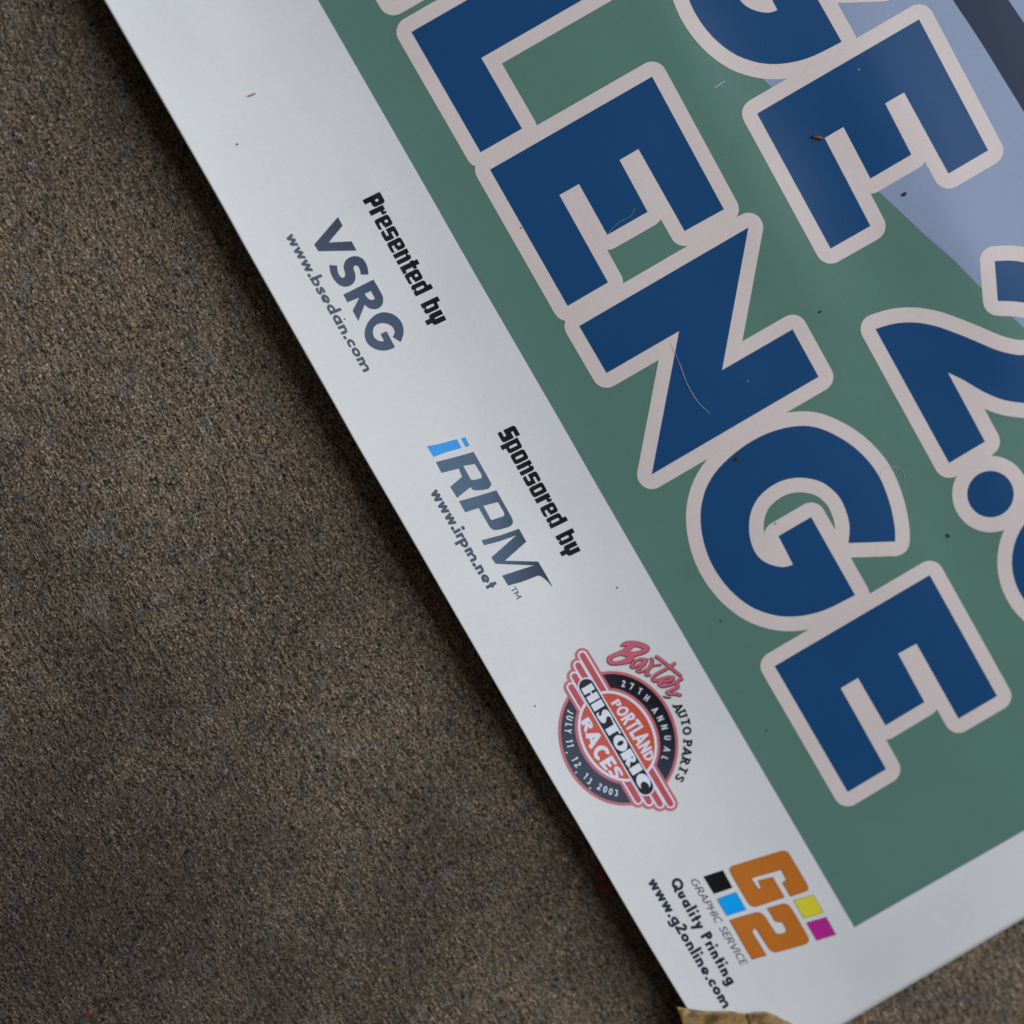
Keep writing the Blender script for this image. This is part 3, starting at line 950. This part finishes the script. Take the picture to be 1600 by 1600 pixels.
ring_text('ring_lettering', zlist('27THANNUAL', [(640, 455), (703, 476), (772, 515), (828, 570), (895, 668), (938, 735), (970, 805), (995, 892), (990, 985), (972, 1055)], ze), 10.2, .175, (.66, .67, .76), 6, True)
ring_text('ring_lettering', zlist('JULY11,12,13,2003', [(212, 682), (205, 733), (198, 788), (194, 835), (203, 918), (211, 955), (205, 1005), (247, 1062), (272, 1108), (277, 1155), (335, 1200), (366, 1240), (382, 1276), (447, 1285), (492, 1307), (536, 1325), (580, 1335)], ze), 10.6, .175, (.66, .69, .80), 6, False)
zf = lambda p: Zm(940, 1040, .125, p)
ring_text('slab_lettering', zlist('AUTOPARTS', [(957, 522), (1010, 605), (1050, 702), (1068, 812), (1076, 968), (1068, 1075), (1050, 1190), (1020, 1300), (978, 1402)], zf), 13.8, .19, (.006, .006, .009), 6, True, True, badge, 1.25)
zg = lambda p: Zm(930, 990, .1, p)
B_out = spline([(395, 190), (430, 145), (480, 118), (560, 112), (650, 120), (740, 145), (810, 180), (842, 215), (835, 255), (800, 290), (730, 320), (650, 345), (605, 362), (598, 400), (560, 440), (490, 465), (400, 480), (300, 487), (240, 480), (200, 455), (188, 410), (195, 360), (240, 330), (330, 290), (420, 250), (470, 215), (495, 195), (450, 190)], 2, True)
B_in = [spline([(600, 205), (680, 210), (750, 235), (700, 260), (620, 275), (515, 275), (560, 245)], 2, True), spline([(240, 415), (290, 370), (400, 340), (450, 345), (505, 370), (440, 400), (350, 425), (270, 432)], 2, True)]
script = [[(800, 405), (700, 395), (620, 430), (562, 490), (575, 522), (640, 505), (720, 465), (790, 415), (760, 480), (690, 535), (652, 568), (680, 592), (740, 585)],
          [(875, 390), (888, 435), (852, 520), (800, 600), (798, 636), (835, 640)], [(1015, 483), (930, 490), (850, 525), (740, 585)],
          [(1232, 462), (1200, 490), (1060, 570), (940, 640), (898, 690), (920, 732), (1000, 716), (1110, 680), (1205, 678), (1205, 700), (1150, 735), (1060, 740), (1000, 765), (1010, 800), (1070, 815), (1180, 790), (1262, 755)],
          [(955, 355), (1100, 462), (1325, 650)],
          [(1345, 708), (1290, 730), (1272, 780), (1285, 832), (1200, 872), (1125, 905), (1150, 938), (1250, 935), (1320, 955)]]
rads = [19, 21, 13, 22, 20, 22]
pcs = []
for s, r in zip(script, rads):
    pcs += stroke(spline(s, 2), r, True, 10)
dk = [p + (5, 7) for p in [B_out]] + [p + (4, 6) for p in sum([stroke(spline(s, 2), r + 9, True, 10) for s, r in zip(script, rads)], [])]
sc_o = printed('script_lettering', [region([zg(B_out)], [zg(p) for p in B_in]), region([zg(p) for p in pcs])], (.56, .125, .170), 8, badge)
printed('dark_edge', [region([zg(p) for p in fat(B_out + (3, 5), 9, 8)], [zg(p * 0.86 + p.mean(0) * 0.14 + (2, 3)) for p in B_in]), region([zg(p) for p in dk[1:]])], (.035, .010, .016), 7, sc_o)
printed('comma', [region(stroke(zf([(775, 385), (810, 402), (858, 402)]), 1.4, True))], (.02, .02, .02), 6, badge)

# faint scuffs in the laminate
SC = [((1252.5, 116), (1260, 107.5), (1273.7, 93.7)), ((1302.5, 90), (1310, 82.5), (1320, 73.7)), ((1117, 137), (1132, 127)), ((585, 301), (600, 298), (609, 290.5)), ((546, 325), (556, 320)),
      ((1128, 242), (1147, 232), (1160, 222)), ((950, 365), (966, 348), (985, 338), (992, 325))]
for i, s in enumerate(SC):
    printed('scuff', [region(stroke(spline(s, 3), .45, True, 6))], (.62, .62, .62) if i < 5 else (.16, .20, .22), 7, poster)

# ------------------------------------------------------------------ loose bits lying on the poster and the floor
def tube(name, pts, r, mat, lift, taper=True):
    X, n = surf(pts, lift)
    V, Fc = [], []
    for i, (p, nn) in enumerate(zip(X, n)):
        t = X[min(i + 1, len(X) - 1)] - X[max(i - 1, 0)]
        t /= np.linalg.norm(t)
        s = np.cross(t, nn)
        k = 1 - .7 * abs(2 * i / (len(X) - 1) - 1) ** 3 if taper else 1
        for j in range(6):
            a = j * math.pi / 3
            V.append(p + (s * math.cos(a) + nn * math.sin(a)) * r * k)
    for i in range(len(X) - 1):
        for j in range(6):
            Fc.append((i * 6 + j, i * 6 + (j + 1) % 6, (i + 1) * 6 + (j + 1) % 6, (i + 1) * 6 + j))
    Fc.append(tuple(range(5, -1, -1)))
    Fc.append(tuple((len(X) - 1) * 6 + j for j in range(6)))
    return mesh(name, V, Fc, mat)


thing(tube('hair', spline([(1046.7, 533), (1061, 567), (1074, 601), (1090, 627.5), (1110, 647)], 6), .00009, HAIR, .00032), 'thin curved pale hair lying on the blue letter N', 'hair')
thing(tube('fibre', spline([(1375, 745), (1380, 732), (1397, 730), (1410, 736), (1414, 750), (1412, 764)], 6), .00006, HAIR, .0003), 'faint looped fibre on the outline of the letter G', 'fibre')
thing(tube('straw_bit', spline([(387.5, 150.5), (392, 149), (399, 146)], 4), .00030, STRAW, .0003, False), 'short orange brown straw bit on the white margin', 'straw')
thing(tube('seed_husk', spline([(1268, 214.5), (1273, 214), (1279, 215), (1286, 216.5)], 4), .00075, SEED, .0006), 'dark brown seed husk on the letter E of the second line', 'seed')


def speck(px, py, r, label, asp=1.3, rot=.4, seed=1, mat=None):
    s = surf([(px, py)])[0][0]
    o = pebble('dirt_speck', 800, 800, r * .00024, mat or DIRT, None, .5, 0.0, asp, rot, seed)
    p = on_plane(np.array([800.]), np.array([800.]), 0.)[0]
    o.data.transform(Matrix.Translation((-p[0], -p[1], 0)))
    o.location = (s[0], s[1], s[2] + .0002)
    return thing(o, label, 'dirt', 'dirt specks on the poster')


for i, (px, py, r, lb) in enumerate([
        (370.5, 225.5, 1.5, 'tiny black dirt speck on the white margin below the straw bit'),
        (1412.5, 303.5, 3.0, 'dark dirt speck on the pale blue field beside the letter E'),
        (1281, 487, 2.2, 'tiny dark speck on the green field above the letter N'),
        (1151, 716.5, 3.4, 'dark brown smear of dirt on the upper curve of the letter G'),
        (1341, 109, 2.0, 'pale brown grain near the stem of the second line letter E'),
        (964.5, 918, 1.2, 'tiny dark speck on the white margin above the racing badge'),
        (836, 1103, 1.1, 'tiny dark speck on the white margin left of the racing badge'),
        (1126, 970, 1.5, 'tiny dark speck on the green field below the letter G'),
        (1481, 837, 2.6, 'dark dirt speck on the green field beside the round full stop'),
        (1198, 1141, 1.4, 'tiny dark speck on the green field left of the last letter E'),
        (1168, 596, 1.3, 'tiny pale grain in the middle of the letter N'),
        (814, 356, 1.2, 'tiny dark speck on the edge of the first letter E'),
        (1317, 345, 1.4, 'tiny dark speck on the lower arm of the second line letter E'),
        (538.5, 498.5, 1.2, 'tiny dark speck beside the letters of the first sponsor'),
        (1211, 818, 1.3, 'tiny dark speck on the outline inside the letter G')]):
    speck(px, py, r, lb, 1.8 if r > 2.5 else 1.2, .3 * i, i, STRAW if 'grain' in lb else DIRT)


def leaf(name, outline, zfun, mat, label, vein=None, tk=.0004, layer_plane=0.004):
    v, f = region([outline], grid=9, sub=7)
    P = on_plane(v[:, 0], v[:, 1], layer_plane)
    P[:, 2] = zfun(v)
    # keep every point on its own ray at its own height
    d = ray(v[:, 0], v[:, 1])
    t = (P[:, 2] - CAM[2]) / d[:, 2]
    P = CAM + d * t[:, None]
    k = len(P)
    Fc = [tuple(t) for t in f]
    a = P[f]
    up = np.cross(a[:, 1] - a[:, 0], a[:, 2] - a[:, 0])[:, 2] > 0
    Fc = [tuple(t) if u else tuple(t[::-1]) for t, u in zip(f, up)]
    cnt = {}
    for t in Fc:
        for i in range(3):
            cnt[(t[i], t[(i + 1) % 3])] = 1
    sides = [(b, a_, a_ + k, b + k) for (a_, b) in cnt if (b, a_) not in cnt]
    Fc = Fc + [tuple(k + i for i in t[::-1]) for t in Fc] + sides
    root = bpy.data.objects.new(name, None)
    sc.collection.objects.link(root)
    mesh('blade', np.concatenate([P, P - (0, 0, tk)]), Fc, mat, root)
    if vein is not None:
        for i, vp in enumerate(vein):
            vv = spline(vp, 5)
            z = zfun(vv) + .0002
            d = ray(vv[:, 0], vv[:, 1])
            Q = CAM + d * ((z - CAM[2]) / d[:, 2])[:, None]
            V, F2 = [], []
            for j, p in enumerate(Q):
                t = Q[min(j + 1, len(Q) - 1)] - Q[max(j - 1, 0)]
                t /= np.linalg.norm(t)
                s = np.cross(t, (0, 0, 1))
                r = (.0007 if i == 0 else .0003)
                for m in range(6):
                    aa = m * math.pi / 3
                    V.append(p + s * math.cos(aa) * r + np.array((0, 0, math.sin(aa) * r * .7)))
            for j in range(len(Q) - 1):
                for m in range(6):
                    F2.append((j * 6 + m, j * 6 + (m + 1) % 6, (j + 1) * 6 + (m + 1) % 6, (j + 1) * 6 + m))
            mesh('midrib' if i == 0 else 'vein', V, F2, LEAF_VEIN, root)
    return thing(root, label, 'leaf')


tan_out = np.concatenate([spline([(1057.5, 1573), (1085, 1578), (1112, 1581), (1140, 1580.5), (1166, 1584), (1188, 1581), (1205, 1583.5), (1222, 1592), (1240, 1602), (1262, 1622), (1258, 1650), (1230, 1668), (1200, 1700), (1170, 1722), (1130, 1718), (1100, 1700), (1086, 1660), (1072, 1620)], 3), [(1064, 1592)]])
leaf('dry_leaf', tan_out, lambda v: surf(v)[0][:, 2] + .0022 + .0012 * np.sin(v[:, 0] * .045) + .001 * np.cos(v[:, 1] * .05 + v[:, 0] * .02), LEAF, 'dry yellowish tan leaf lying over the bottom corner of the poster',
     [[(1167, 1585), (1172, 1600), (1168, 1640), (1160, 1700)], [(1168, 1640), (1120, 1625), (1085, 1620)], [(1169, 1635), (1210, 1620), (1245, 1618)]])
red_out = spline([(929, 1362), (934, 1352), (948, 1345), (966, 1352), (985, 1372), (984, 1396), (962, 1398), (940, 1394), (931, 1388), (933, 1376)], 3, True)
leaf('dry_leaf_scrap', red_out, lambda v: .0012 + .0004 * np.sin(v[:, 0] * .2), LEAF_RED, 'dark red leaf scrap on the concrete tucked under the poster edge')
for px, py, r, mat, lb in ((139, 1583, 4.5, LEAF_RED, 'tiny dark red crumb on the stained concrete'), (898, 1377, 3.5, STRAW, 'tiny orange crumb on the concrete beside the red leaf scrap')):
    thing(pebble('leaf_crumb', px, py, r * .00024, mat, None, .4, .0001, 2.0, .9, int(px)), lb, 'leaf crumb')
